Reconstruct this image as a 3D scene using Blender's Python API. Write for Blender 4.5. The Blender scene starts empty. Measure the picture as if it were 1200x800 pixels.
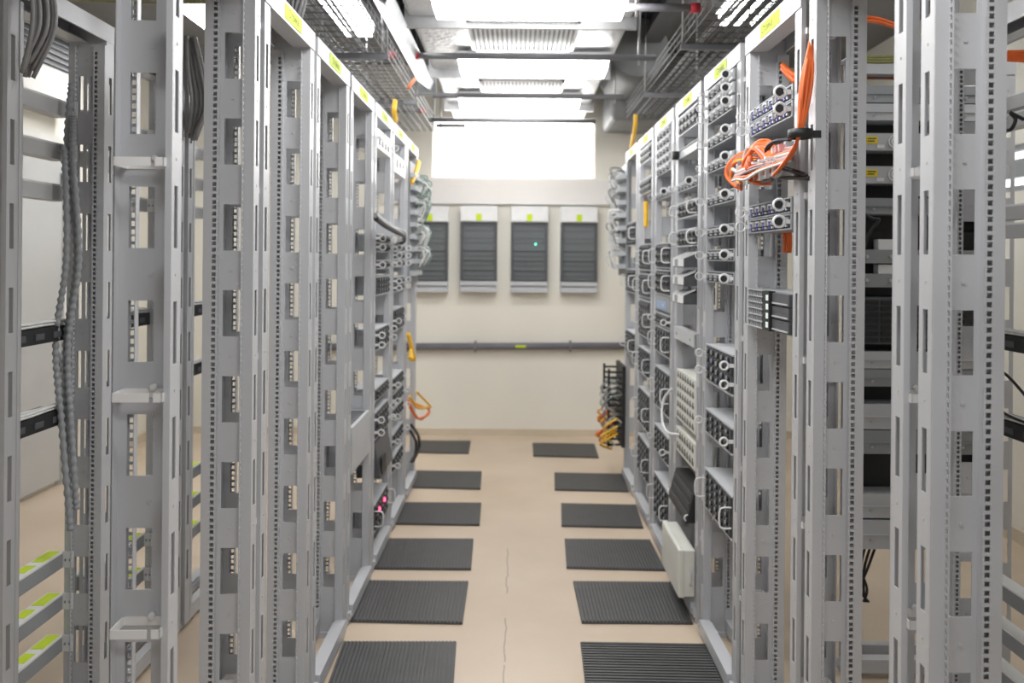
import bpy, math, random
from mathutils import Vector, Matrix
random.seed(7)
PI = math.pi
SC = bpy.context.scene
COL = SC.collection
CAM_Z = 1.46
XR, XL = 0.737, -0.657          # aisle faces of the right and left rack rows
R0, PR = 1.59, 0.60             # right row: first rack joint, pitch
L0, PL = 2.193, 0.577           # left row
WALL_Y, WALL_L, WALL_R, CEIL = 7.05, -2.92, 2.64, 3.05

# ------------------------------------------------------------------ materials
def mat(name, color, rough=0.5, metal=0.0, var=0.06, scale=6.0, bump=0.0, bscale=60.0, emit=None, estr=0.0, alpha=None):
    m = bpy.data.materials.new(name); m.use_nodes = True
    nt = m.node_tree; b = nt.nodes['Principled BSDF']
    b.inputs['Roughness'].default_value = rough
    b.inputs['Metallic'].default_value = metal
    tc = nt.nodes.new('ShaderNodeTexCoord')
    no = nt.nodes.new('ShaderNodeTexNoise'); no.inputs['Scale'].default_value = scale; no.inputs['Detail'].default_value = 4
    nt.links.new(tc.outputs['Object'], no.inputs['Vector'])
    rp = nt.nodes.new('ShaderNodeValToRGB')
    c = Vector(color)
    lo = [max(0, x*(1-var)) for x in c]; hi = [min(1, x*(1+var)) for x in c]
    rp.color_ramp.elements[0].color = (*lo, 1); rp.color_ramp.elements[1].color = (*hi, 1)
    rp.color_ramp.elements[0].position = .3; rp.color_ramp.elements[1].position = .7
    nt.links.new(no.outputs['Fac'], rp.inputs['Fac']); nt.links.new(rp.outputs['Color'], b.inputs['Base Color'])
    if bump:
        n2 = nt.nodes.new('ShaderNodeTexNoise'); n2.inputs['Scale'].default_value = bscale; n2.inputs['Detail'].default_value = 3
        nt.links.new(tc.outputs['Object'], n2.inputs['Vector'])
        bp = nt.nodes.new('ShaderNodeBump'); bp.inputs['Strength'].default_value = bump; bp.inputs['Distance'].default_value = .01
        nt.links.new(n2.outputs['Fac'], bp.inputs['Height']); nt.links.new(bp.outputs['Normal'], b.inputs['Normal'])
    if emit:
        b.inputs['Emission Color'].default_value = (*emit, 1); b.inputs['Emission Strength'].default_value = estr
    if alpha is not None:
        b.inputs['Alpha'].default_value = alpha
    return m

M = {}
M['rack'] = mat('light_grey_paint', (.53,.545,.575), .38, .0, .03, 3)
M['rail'] = mat('zinc_rail', (.56,.575,.58), .4, .25, .05, 9)
M['bar'] = mat('bar_grey', (.55,.56,.57), .4, .1, .05)
M['white'] = mat('white_plastic', (.82,.83,.84), .4)
M['ivory'] = mat('ivory_plastic', (.72,.73,.68), .45)
M['clear'] = mat('translucent_white_ring', (.80,.82,.84), .3)
M['lgrey'] = mat('pale_grey_sheet', (.52,.54,.57), .45)
M['mgrey'] = mat('mid_grey_sheet', (.30,.32,.34), .5)
M['dgrey'] = mat('dark_grey_face', (.085,.09,.10), .5, 0, .15, 20)
M['black'] = mat('black_plastic', (.018,.019,.021), .5)
M['hole'] = mat('dark_recess', (.03,.03,.036), .8)
M['blue'] = mat('blue_dust_cap', (.10,.10,.50), .4)
M['sticker'] = mat('fluorescent_yellow_sticker', (.56,.72,.01), .6, emit=(.6,.8,.0), estr=.05)
M['ylabel'] = mat('yellow_label', (.85,.66,.05), .6)
M['ink'] = mat('sticker_ink', (.08,.09,.03), .7)
M['orange'] = mat('orange_fibre_jacket', (.86,.17,.035), .45, 0, .12, 30)
M['yellow'] = mat('yellow_fibre_jacket', (.90,.52,.03), .45, 0, .1, 30)
M['pink'] = mat('pink_boot', (.75,.35,.33), .5)
M['cgrey'] = mat('grey_cable_jacket', (.27,.27,.275), .55, 0, .1, 30)
M['cwhite'] = mat('white_cable_jacket', (.70,.71,.70), .5, 0, .1, 30)
M['cgreen'] = mat('green_grey_cable_jacket', (.28,.36,.33), .5, 0, .1, 30)
M['cblack'] = mat('black_cable_jacket', (.02,.02,.024), .45)
M['olive'] = mat('olive_cable_jacket', (.22,.22,.08), .5, 0, .1, 30)
M['red'] = mat('red_cap', (.55,.03,.05), .5)
M['led_red'] = mat('red_led', (.9,.05,.12), .4, emit=(1,.05,.15), estr=5)
M['led_green'] = mat('green_led', (.1,.8,.5), .4, emit=(.1,.9,.6), estr=3)
M['led_white'] = mat('pale_indicator', (.75,.85,.82), .4, emit=(.7,.85,.8), estr=.3)
M['bluelabel'] = mat('pale_blue_label', (.30,.42,.62), .5)
M['steel'] = mat('galvanised_steel', (.50,.51,.52), .38, .7, .12, 12)
M['wire'] = mat('wire_basket_steel', (.22,.225,.23), .45, .6, .1, 12)
M['foil'] = mat('crinkled_foil', (.66,.66,.67), .36, .75, .14, 5, bump=1.0, bscale=30)
M['duct'] = mat('dull_duct_wrap', (.20,.205,.21), .6, .1, .18, 4, bump=.2, bscale=14)
M['ceil'] = mat('ceiling_concrete', (.17,.17,.175), .9, 0, .12, 2, bump=.15, bscale=30)
M['beam'] = mat('dark_steel_beam', (.12,.12,.13), .6, .1)
M['tube'] = mat('grey_strut', (.22,.22,.24), .5, .2)
M['wall'] = mat('cream_wall_paint', (.83,.81,.735), .7, 0, .03, 1.3, bump=.05, bscale=80)
M['soffit'] = mat('white_bulkhead_paint', (.84,.82,.80), .65, 0, .02, 1.5)
M['skirt'] = mat('beige_skirting', (.64,.56,.44), .5, 0, .04)
M['pipe'] = mat('slate_conduit', (.16,.16,.19), .45, 0, .08, 8)
M['lamp'] = mat('lamp_diffuser', (.95,.95,.95), .5, emit=(1.0,.985,.97), estr=13.0)
M['glow'] = mat('frosted_bright_pane', (.9,.9,.9), .5, emit=(1.0,.99,.97), estr=5.5)
M['glow2'] = mat('side_bright_pane', (.9,.9,.9), .5, emit=(.95,.98,1), estr=1.6)
M['door'] = mat('grey_door_paint', (.52,.53,.53), .3, 0, .05, 2)
M['frame'] = mat('white_frame_paint', (.78,.78,.76), .5)
M['smoke'] = mat('smoked_door_pane', (.17,.19,.20), .12, alpha=.38)

def mat_floor():
    m = bpy.data.materials.new('beige_floor_coating'); m.use_nodes = True
    nt = m.node_tree; N = nt.nodes; L = nt.links; b = N['Principled BSDF']
    tc = N.new('ShaderNodeTexCoord')
    n1 = N.new('ShaderNodeTexNoise'); n1.inputs['Scale'].default_value = 1.6; n1.inputs['Detail'].default_value = 6
    L.new(tc.outputs['Object'], n1.inputs['Vector'])
    r1 = N.new('ShaderNodeValToRGB')
    r1.color_ramp.elements[0].color = (.60,.485,.365,1); r1.color_ramp.elements[1].color = (.70,.58,.455,1)
    r1.color_ramp.elements[0].position = .3; r1.color_ramp.elements[1].position = .7
    L.new(n1.outputs['Fac'], r1.inputs['Fac'])
    # a worn seam running along the aisle
    sp = N.new('ShaderNodeSeparateXYZ'); L.new(tc.outputs['Object'], sp.inputs[0])
    n2 = N.new('ShaderNodeTexNoise'); n2.inputs['Scale'].default_value = 9; n2.inputs['Detail'].default_value = 5
    L.new(tc.outputs['Object'], n2.inputs['Vector'])
    def mth(op, a, bb=None, v=None):
        k = N.new('ShaderNodeMath'); k.operation = op
        if hasattr(a, 'links'): L.new(a, k.inputs[0])
        else: k.inputs[0].default_value = a
        if bb is not None:
            if hasattr(bb, 'links'): L.new(bb, k.inputs[1])
            else: k.inputs[1].default_value = bb
        return k.outputs[0]
    wob = mth('MULTIPLY', mth('SUBTRACT', n2.outputs['Fac'], .5), .03)
    dx = mth('ABSOLUTE', mth('ADD', mth('ADD', sp.outputs['X'], .030), wob))
    line = mth('LESS_THAN', dx, .0028)
    n3 = N.new('ShaderNodeTexNoise'); n3.inputs['Scale'].default_value = 3.2; n3.inputs['Detail'].default_value = 3
    L.new(tc.outputs['Object'], n3.inputs['Vector'])
    msk = mth('GREATER_THAN', n3.outputs['Fac'], .47)
    near = mth('LESS_THAN', sp.outputs['Y'], 4.3)
    f = mth('MULTIPLY', mth('MULTIPLY', mth('MULTIPLY', line, msk), near), .55)
    mx = N.new('ShaderNodeMixRGB'); mx.inputs['Color2'].default_value = (.20,.17,.14,1)
    L.new(f, mx.inputs['Fac']); L.new(r1.outputs['Color'], mx.inputs['Color1'])
    L.new(mx.outputs['Color'], b.inputs['Base Color'])
    b.inputs['Roughness'].default_value = .42
    return m
M['floor'] = mat_floor()

def mat_mat():
    m = bpy.data.materials.new('ribbed_black_rubber'); m.use_nodes = True
    nt = m.node_tree; N = nt.nodes; L = nt.links; b = N['Principled BSDF']
    tc = N.new('ShaderNodeTexCoord')
    n1 = N.new('ShaderNodeTexNoise'); n1.inputs['Scale'].default_value = 12; n1.inputs['Detail'].default_value = 5
    L.new(tc.outputs['Object'], n1.inputs['Vector'])
    r = N.new('ShaderNodeValToRGB'); r.color_ramp.elements[0].color = (.058,.059,.061,1); r.color_ramp.elements[1].color = (.095,.096,.098,1)
    L.new(n1.outputs['Fac'], r.inputs['Fac']); L.new(r.outputs['Color'], b.inputs['Base Color'])
    b.inputs['Roughness'].default_value = .5
    return m
M['rubber'] = mat_mat()

# ------------------------------------------------------------------ mesh builder
class MB:
    def __init__(s): s.v = []; s.f = []; s.mi = []; s.cur = 0; s.sm = []
    def quad(s, ids, smooth=False): s.f.append(ids); s.mi.append(s.cur); s.sm.append(smooth)
    def box(s, x0, x1, y0, y1, z0, z1, m=None):
        if m is not None: s.cur = m
        if x0 > x1: x0, x1 = x1, x0
        if y0 > y1: y0, y1 = y1, y0
        if z0 > z1: z0, z1 = z1, z0
        b = len(s.v)
        s.v += [(x0,y0,z0),(x1,y0,z0),(x1,y1,z0),(x0,y1,z0),(x0,y0,z1),(x1,y0,z1),(x1,y1,z1),(x0,y1,z1)]
        for q in ((0,3,2,1),(4,5,6,7),(0,1,5,4),(1,2,6,5),(2,3,7,6),(3,0,4,7)): s.quad([b+i for i in q])
        return s
    def hexa(s, pts, m=None):      # 8 corners, same order as box
        if m is not None: s.cur = m
        b = len(s.v); s.v += [tuple(p) for p in pts]
        for q in ((0,3,2,1),(4,5,6,7),(0,1,5,4),(1,2,6,5),(2,3,7,6),(3,0,4,7)): s.quad([b+i for i in q])
        return s
    def tube(s, pts, r, n=8, m=None, smooth=True, closed=False, cap=True):
        if m is not None: s.cur = m
        P = [Vector(p) for p in pts]; K = len(P); b = len(s.v); up = None
        for i, p in enumerate(P):
            if closed: t = (P[(i+1) % K] - P[i-1])
            else: t = (P[min(i+1, K-1)] - P[max(i-1, 0)])
            t.normalize()
            if up is None:
                a = Vector((0,0,1)) if abs(t.z) < .9 else Vector((1,0,0))
                up = t.cross(a).normalized()
            else:
                up = (up - t*up.dot(t))
                if up.length < 1e-6: up = t.orthogonal()
                up.normalize()
            w = t.cross(up)
            rr = r[i] if isinstance(r, (list, tuple)) else r
            for k in range(n):
                an = 2*PI*k/n; q = p + up*math.cos(an)*rr + w*math.sin(an)*rr; s.v.append(tuple(q))
        rng = K if closed else K-1
        for i in range(rng):
            j = (i+1) % K
            for k in range(n):
                k2 = (k+1) % n; s.quad([b+i*n+k, b+i*n+k2, b+j*n+k2, b+j*n+k], smooth)
        if cap and not closed:
            s.quad([b+k for k in range(n)][::-1]); s.quad([b+(K-1)*n+k for k in range(n)])
        return s
    def cyl(s, p0, p1, r, n=12, m=None): return s.tube([p0, p1], r, n, m, smooth=True)
    def ring(s, c, axis, ro, ri, w, n=18, m=None):   # flat washer-like ring
        if m is not None: s.cur = m
        c = Vector(c); a = Vector(axis).normalized(); u = a.orthogonal().normalized(); v = a.cross(u); b = len(s.v)
        for k in range(n):
            d = u*math.cos(2*PI*k/n) + v*math.sin(2*PI*k/n)
            for rr, ww in ((ro,-w/2),(ro,w/2),(ri,w/2),(ri,-w/2)): s.v.append(tuple(c + d*rr + a*ww))
        for k in range(n):
            j = (k+1) % n
            for e in range(4):
                e2 = (e+1) % 4; s.quad([b+k*4+e, b+k*4+e2, b+j*4+e2, b+j*4+e], True)
        return s
    def holes(s, plane, at, th, u0, u1, z0, z1, hu0, hu1, hz):
        """sheet with one column of rectangular holes; plane 'x' (u is y) or 'y' (u is x)"""
        if u0 > u1: u0, u1 = u1, u0
        if hu0 > hu1: hu0, hu1 = hu1, hu0
        def bx(a, b, c, d):
            if plane == 'x': s.box(at, at+th, a, b, c, d)
            else: s.box(a, b, at, at+th, c, d)
        bx(u0, hu0, z0, z1); bx(hu1, u1, z0, z1); z = z0
        for a, b in sorted(hz):
            bx(hu0, hu1, z, a); z = b
        bx(hu0, hu1, z, z1)
        return s
    def mesh(s, name, mats):
        me = bpy.data.meshes.new(name); me.from_pydata(s.v, [], s.f)
        for m in mats: me.materials.append(M[m])
        me.polygons.foreach_set('material_index', s.mi); me.polygons.foreach_set('use_smooth', s.sm); me.update()
        return me
    def build(s, name, mats, parent=None, label=None, bevel=0.0):
        if isinstance(mats, str): mats = [mats]
        o = bpy.data.objects.new(name, s.mesh(name, mats)); COL.objects.link(o)
        if parent is not None: o.parent = parent
        if label: o['label'] = label
        if bevel:
            bv = o.modifiers.new('bevel', 'BEVEL'); bv.width = bevel; bv.segments = 2; bv.limit_method = 'ANGLE'
        return o

def tag(o, label, cat, group=None, kind=None):
    if label: o['label'] = label
    if cat: o['category'] = cat
    if group: o['group'] = group
    if kind: o['kind'] = kind
    return o
def thing(name, label, cat, loc=(0,0,0), rz=0.0, group=None):
    o = bpy.data.objects.new(name, None); COL.objects.link(o); o.empty_display_size = .05
    o.location = loc; o.rotation_euler = (0, 0, rz)
    return tag(o, label, cat, group)
KIDS = {}
def copy_tree(o, parent=None):
    c = o.copy(); COL.objects.link(c)
    if parent is not None: c.parent = parent
    for ch in list(o.children): copy_tree(ch, c)
    return c
def struct(o): o['kind'] = 'structure'; return o
def smooth(pts, k=6):
    P = [Vector(p) for p in pts]; out = []
    for i in range(len(P)-1):
        p0 = P[max(i-1,0)]; p1 = P[i]; p2 = P[i+1]; p3 = P[min(i+2,len(P)-1)]
        for j in range(k):
            t = j/k
            out.append(.5*((2*p1)+(-p0+p2)*t+(2*p0-5*p1+4*p2-p3)*t*t+(-p0+3*p1-3*p2+p3)*t*t*t))
    out.append(P[-1]); return out
def at(px, py, d):
    """a point seen at a pixel of the 1200x800 photograph, d metres in front (set-out helper)"""
    x, y = px-605, py-303; th = .0087
    return Vector(((x + y*th)/1000*d, d, CAM_Z - (y - x*th)/1000*d))

# ------------------------------------------------------------------ room
def room():
    struct(MB().box(WALL_L-.2, WALL_R+.2, -2.0, WALL_Y+.2, -.1, 0).build('floor', 'floor'))
    struct(MB().box(WALL_L-.2, WALL_R+.2, -.6, WALL_Y+.2, CEIL, CEIL+.1).build('ceiling', 'ceil'))
    # back wall with the opening of the bright window
    wx0, wx1, wz0, wz1 = -.70, .64, 2.125, 2.62
    b = MB()
    b.box(WALL_L-.1, wx0, WALL_Y, WALL_Y+.1, 0, CEIL); b.box(wx1, WALL_R+.1, WALL_Y, WALL_Y+.1, 0, CEIL)
    b.box(wx0, wx1, WALL_Y, WALL_Y+.1, 0, wz0); b.box(wx0, wx1, WALL_Y, WALL_Y+.1, wz1, CEIL)
    struct(b.build('wall_back', 'wall'))
    w = struct(MB().box(wx0, wx1, WALL_Y+.06, WALL_Y+.075, wz0, wz1).build('window_1', 'glow'))
    f = MB()
    f.box(wx0, wx0+.012, WALL_Y+.045, WALL_Y+.06, wz0, wz1); f.box(wx1-.012, wx1, WALL_Y+.045, WALL_Y+.06, wz0, wz1)
    f.box(wx0, wx1, WALL_Y+.045, WALL_Y+.06, wz0, wz0+.012); f.box(wx0, wx1, WALL_Y+.045, WALL_Y+.06, wz1-.012, wz1)
    f.build('window_frame', 'frame', w)
    struct(MB().box(-1.1, WALL_R, WALL_Y-.05, WALL_Y, 1.905, 2.115).build('trim_1', 'soffit', bevel=.004))
    # left wall with door
    struct(MB().box(WALL_L-.1, WALL_L, -.6, WALL_Y, 0, CEIL).build('wall_left', 'wall'))
    dy0, dy1 = 4.35, 5.42
    d = struct(MB().box(WALL_L, WALL_L+.035, dy0, dy1, .03, 2.10).build('door_1', 'door', bevel=.004))
    MB().cyl((WALL_L+.05, dy1-.02, .72), (WALL_L+.05, dy1-.02, .84), .012).cyl((WALL_L+.05, dy1-.02, 1.86), (WALL_L+.05, dy1-.02, 1.98), .012).build('hinge', 'mgrey', d)
    f = MB(); f.box(WALL_L, WALL_L+.05, dy1+.005, dy1+.09, 0, 2.2); f.box(WALL_L, WALL_L+.05, dy0-.09, dy0-.005, 0, 2.2); f.box(WALL_L, WALL_L+.05, dy0-.005, dy1+.005, 2.105, 2.2)
    f.build('door_frame', 'frame', d)
    # right wall
    wy0, wy1, z0, z1 = 4.2, 5.15, 1.84, 2.085
    b = MB()
    b.box(WALL_R, WALL_R+.1, -.6, wy0, 0, CEIL); b.box(WALL_R, WALL_R+.1, wy1, WALL_Y, 0, CEIL)
    b.box(WALL_R, WALL_R+.1, wy0, wy1, 0, z0); b.box(WALL_R, WALL_R+.1, wy0, wy1, z1, CEIL)
    struct(b.build('wall_right', 'wall'))
    w = struct(MB().box(WALL_R+.05, WALL_R+.06, wy0, wy1, z0, z1).build('window_2', 'glow2'))
    f = MB(); zm = (z0+z1)/2
    f.box(WALL_R+.01, WALL_R+.05, wy0, wy1, zm-.048, zm+.048); f.box(WALL_R+.01, WALL_R+.05, wy0, wy1, z0, z0+.03); f.box(WALL_R+.01, WALL_R+.05, wy0, wy1, z1-.03, z1)
    f.box(WALL_R+.01, WALL_R+.05, wy0, wy0+.03, z0, z1); f.box(WALL_R+.01, WALL_R+.05, wy1-.03, wy1, z0, z1)
    f.build('window_frame', 'mgrey', w)
    struct(MB().box(WALL_L, WALL_R, WALL_Y-.012, WALL_Y, 0, .055).build('baseboard_back', 'skirt'))
    b = MB(); b.box(WALL_L, WALL_L+.012, -.6, dy0-.09, 0, .07); b.box(WALL_L, WALL_L+.012, dy1+.09, WALL_Y, 0, .07)
    struct(b.build('baseboard_left', 'skirt'))
    struct(MB().box(WALL_R-.012, WALL_R, -.6, WALL_Y, 0, .07).build('baseboard_right', 'skirt'))
room()

# louvred unit on the left wall above the door
u = thing('wall_air_unit', 'white wall air unit with louvred grille high above the grey door', 'air unit', (WALL_L, 4.95, 2.32))
MB().box(0, .16, -.55, .45, 0, .66).build('housing', 'frame', u, bevel=.01)
g = MB().box(.158, .164, -.30, .30, .25, .58, 0)
for i in range(9): g.hexa([(.16,-.30,.262+i*.035),(.18,-.30,.255+i*.035),(.18,.30,.255+i*.035),(.16,.30,.262+i*.035),
                           (.16,-.30,.268+i*.035),(.18,-.30,.261+i*.035),(.18,.30,.261+i*.035),(.16,.30,.268+i*.035)], 1)
g.build('louvre_grille', ['dgrey','mgrey'], u)

# ------------------------------------------------------------------ wall panels, conduit
def panel_proto():
    t = thing('distribution_panel', '', 'electrical panel')
    W, H, D = .30, .70, .10
    MB().box(-W/2, W/2, -D*.55, 0, 0, H).build('back_box', 'lgrey', t, bevel=.006)
    MB().box(-W/2-.003, W/2+.003, -D, -D*.5, H-.125, H+.002).build('top_cover', 'white', t, bevel=.008)
    MB().box(-W/2, W/2, -D, -D*.5, .055, .088).box(-W/2+.004, W/2-.004, -D*.8, -D*.5, .04, .056).box(-W/2, W/2, -D*.93, -D*.5, 0, .04).build('bottom_cover', 'lgrey', t, bevel=.004)
    b = MB(); z0, z1 = .092, H-.13
    b.box(-W/2, -W/2+.022, -D, -D*.5, z0, z1); b.box(W/2-.022, W/2, -D, -D*.5, z0, z1); b.box(-W/2+.022, W/2-.022, -D, -D*.5, z0, z0+.014); b.box(-W/2+.022, W/2-.022, -D, -D*.5, z1-.012, z1)
    for zz in (.25, .33, .17): b.box(-W/2+.022, W/2-.022, -D*.9, -D*.7, zz, zz+.012)
    b.build('door_frame', 'dgrey', t, bevel=.003)
    MB().box(-W/2+.022, W/2-.022, -D*.94, -D*.9, z0+.014, z1-.012).build('door_pane', 'smoke', t)
    for zz in (.13, .215, .292, .40, .50):
        br = MB()
        br.box(-W/2+.03, W/2-.03, -D*.62, -D*.55, zz-.004, zz+.045, 0)
        for k in range(11): br.box(-.113+k*.0206, -.113+k*.0206+.018, -D*.75, -D*.62, zz+.006, zz+.034, 1)
        br.build('breaker_row', ['mgrey','lgrey'], t)
    MB().box(-.022, .022, -D-.0015, -D, H-.118, H-.062).build('sticker', 'sticker', t, 'fluorescent yellow sticker')
    return t
pp = panel_proto()
PXS = [504.5, 561.5, 620, 677.5]
PL_ = ['grey distribution panel, leftmost on back wall, half hidden by left racks',
       'grey distribution panel with yellow sticker, second from left on back wall',
       'grey distribution panel showing a green light behind its dark door',
       'grey distribution panel with yellow sticker, rightmost on back wall']
for i, (px, lb) in enumerate(zip(PXS, PL_)):
    o = pp if i == 0 else copy_tree(pp)
    o.location = ((px-605)/1000*WALL_Y, WALL_Y, 1.185 if i else 1.18)
    tag(o, lb, 'electrical panel', 'distribution panels on the back wall')
    if i == 2: MB().ring((.05,-.0955,.395), (0,1,0), .008, .0015, .003, 10).build('indicator_light', 'led_green', o, 'green indicator light')
c = thing('conduit_pipe', 'slate grey conduit pipe running low along the back wall', 'pipe')
MB().cyl((-1.6, WALL_Y-.04, .722), (1.5, WALL_Y-.04, .760), .029, 16).build('pipe', 'pipe', c)
for x in (-.9, -.33, .45, 1.1): MB().box(x-.008, x+.008, WALL_Y-.075, WALL_Y, .68+(x+1.6)*.0123, .765+(x+1.6)*.0123).build('clamp', 'tube', c)
MB().box(0, .085, WALL_Y-.072, WALL_Y-.069, .733, .752).build('sticker', 'sticker', c, 'fluorescent yellow sticker')

# ------------------------------------------------------------------ floor mats
def rib_mat(label, corners, along):
    """corners: near-left, near-right, far-right, far-left floor points; ribs along y or x"""
    nl, nr, fr, fl = [Vector((p.x, p.y, 0)) for p in corners]
    cx = (nl+nr+fr+fl)/4
    b = MB()
    def P(u, v, z):
        q = (nl*(1-u)+nr*u)*(1-v) + (fl*(1-u)+fr*u)*v - cx
        return (q.x, q.y, z)
    def slab(u0, u1, v0, v1, z0, z1): b.hexa([P(u0,v0,z0),P(u1,v0,z0),P(u1,v1,z0),P(u0,v1,z0),P(u0,v0,z1),P(u1,v0,z1),P(u1,v1,z1),P(u0,v1,z1)])
    slab(0,1,0,1,0,.007)
    n = 30 if along == 'y' else 26
    for i in range(n):
        a, c_ = (i+.12)/n, (i+.72)/n
        if along == 'y': slab(a, c_, .008, .992, .007, .0115)
        else: slab(.006, .994, a, c_, .007, .0115)
    o = b.build('floor_mat', 'rubber'); o.location = (cx.x, cx.y, .001)
    tag(o, label, 'floor mat', 'ribbed rubber mats along the racks')
def gp(px, py):     # a point on the floor
    x, y = px-605, py-303; th = .0087
    X, Yv = x + y*th, y - x*th
    d = CAM_Z/Yv*1000
    return Vector((X/1000*d, d, 0))
LM = [((372,838),(529,838),(535,754),(402,754)), ((411,729.5),(542,732),(549,683),(429,682)), ((438,667.5),(552,668.5),(555,633),(450,632.5)),
      ((461,615),(562,616.5),(564,590.5),(467,590)), ((480,572),(563,574),(564.6,553.5),(486,552.5)), ((487,531),(549,532),(551.7,517.5),(489,517))]
RM = [((690,842),(862,846),(831,757),(680,754.5)), ((681.7,731),(812,732),(791,684),(671.7,683)), ((664,666.7),(780,669.6),(762,634),(661.7,633)),
      ((658,617.5),(754,619.6),(745.4,593),(657.5,591)), ((650,575),(737,577),(729,556.5),(649.6,555)), ((625,535),(701.7,537),(696.7,521),(624,520))]
ORD = ['nearest', 'second', 'third', 'fourth', 'fifth', 'farthest']
for side, S in (('left', LM), ('right', RM)):
    for i, q in enumerate(S):
        w = ORD[i]
        lb = ('black ribbed rubber mat, %s of six beside the %s racks' % (w if i in (0,5) else w + ' nearest', side))
        rib_mat(lb, [gp(*p) for p in q], 'x' if (side == 'right' and i == 0) else 'y')

# ------------------------------------------------------------------ racks
WZ = [1.745-.2135*k for k in range(-1, 8)]
def triple(z0, z1):
    out = []; z = z0; i = 0
    while z < z1:
        out.append((z, z+.0095)); z += (.0159, .0159, .0127)[i % 3]; i += 1
    return out
def upright_parts(root, s, hw, top, back=False, wy=(.031,.074), solid=False):
    win = [(z-.0575, z+.0575) for z in WZ if z+.08 < top and z > .15]
    b = MB()
    b.holes('x', s*hw-.001, .002, 0, .115, .02, top, wy[0], wy[1], [] if solid else win)
    b.holes('y', 0, .002, s*hw, s*(hw+.05), .02, top, s*(hw+.017), s*(hw+.036), win)
    b.box(s*(hw+.048), s*(hw+.05), .002, .012, .02, top)
    if back:
        b.holes('y', .115, .002, s*hw, s*(hw+.05), .02, top, s*(hw+.017), s*(hw+.036), win); b.box(s*(hw+.048), s*(hw+.05), .105, .115, .02, top)
    else: b.box(s*hw, s*(hw+.02), .113, .115, .02, top)
    for z in WZ:                                   # small bolt heads between the windows
        if z+.107 < top:
            b.box(s*(hw+.024), s*(hw+.029), -.0012, 0, z+.104, z+.109)
            b.box(s*hw-.003, s*hw+.003, .050, .056, z+.104, z+.110)
    up = b.build('upright', 'rack', root)
    r = MB(); r.holes('y', .025, .002, s*hw, s*(hw-.015), .06, top-.07, s*(hw-.0035), s*(hw-.0115), triple(.12, top-.10))
    r.box(s*hw-.002*s, s*hw-.001*s, .0, .027, .06, top-.07)
    r.build('mounting_rail', 'rack', up)
    r = MB(); r.holes('x', s*(hw-.015)-.001, .002, .083, .119, .06, top-.07, .0875, .097, triple(.12, top-.10))
    r.box(s*(hw-.015), s*hw, .083, .085, .06, top-.07); r.box(s*(hw-.015), s*hw, .117, .119, .06, top-.07)
    r.build('rear_rail', 'rack', up)
    f = MB(); f.box(s*(hw-.01), s*(hw+.045), -.004, .10, .0, .022).box(s*(hw+.005), s*(hw+.035), -.012, .015, .022, .05).cyl((s*(hw+.02), -.016, .036), (s*(hw+.02), -.010, .036), .008, 6)
    f.build('levelling_foot', 'rack', up)
def ring_parts(root, s, hw, zs):
    for z in zs:
        b = MB(); x0, x1 = s*(hw+.001), s*(hw+.062)
        b.box(x0, x1, .010, .0125, z-.008, z+.008); b.box(x0, x1, .098, .1005, z-.008, z+.008)
        b.box(x1-.0025*s, x1, .034, .1005, z-.008, z+.008); b.box(x1-.0025*s, x1, .010, .026, z-.008, z+.008)
        b.box(x0, x0+.002*s, .010, .1005, z-.008, z+.008); b.cyl((s*(hw+.002), .045, z+.012), (s*(hw+.012), .045, z+.012), .006, 8)
        b.build('cable_ring', 'white' , root)
def make_rack(near, top=2.18, hw_near=.22, hw_far=.22, sticker=True, rings=True, bars=(), text=None, back=False, wy_near=(.031,.074), solid_near=False):
    root = thing('equipment_rack', '', 'rack')
    hx = {near: hw_near, -near: hw_far}
    upright_parts(root, near, hw_near, top, back, wy_near, solid_near); upright_parts(root, -near, hw_far, top, back)
    xa, xb = -hx[-1], hx[1]
    h = MB().box(xa-.05, xb+.05, -.003, 0, top-.058, top).box(xa, xb, 0, .055, top-.058, top-.055).box(xa-.05, xb+.05, 0, .115, top-.003, top).box(xa, xb, -.004, 0, top-.060, top-.054)
    h.box(xa-(.05 if back else 0), xb+(.05 if back else 0), .112, .118, top-.055, top)
    hd = h.build('header', 'rack', root)
    if sticker:
        st = MB().box(-.092, .092, -.0045, -.003, top-.05, top-.008).build('sticker', 'sticker', hd, 'fluorescent yellow sticker')
        if text: st['text'] = text
    MB().box(xa+.002, xb-.002, -.016, .026, .022, .068).box(xa+.002, xb-.002, .03, .034, .03, .06).build('base_rail', 'rack', root)
    MB().box(xa, xb, .085, .118, .022, .075).build('rear_base_rail', 'rack', root)
    if rings: ring_parts(root, near, hw_near, [z for z in (1.63+.4275*k for k in range(-3, 2))])
    for z, hh, stk in bars:                        # bars at the back with an end plate on the far upright
        b = MB(); a0, a1 = xa+.003, xb-.003
        b.box(a0, a1, -.050, -.002, z-.006, z, 0); b.box(a0, a1, -.048, -.002, z-hh, z-.006, 1 if z < 1 else 2)  # painted light: tops whitened as lit from above, low faces darkened as dim
        q, sg = (a0, 1) if near > 0 else (a1, -1)
        b.box(q, q+sg*.004, -.002, .030, z-hh, z, 0)
        b.box(q+sg*.004, q+sg*.006, .004, .009, z-hh*.6, z-hh*.45, 1); b.box(q+sg*.004, q+sg*.006, .018, .023, z-hh*.6, z-hh*.45, 1)
        cb = b.build('crossbar', ['white','mgrey','bar'], root)
        if stk:
            MB().box(q+sg*.005, q+sg*.10, -.046, -.008, z, z+.001).box(q+sg*.13, q+sg*.19, -.046, -.014, z, z+.001).build('sticker', 'sticker', cb, 'fluorescent yellow sticker')
    return root
ROTR, ROTL = -PI/2, PI/2
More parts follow.
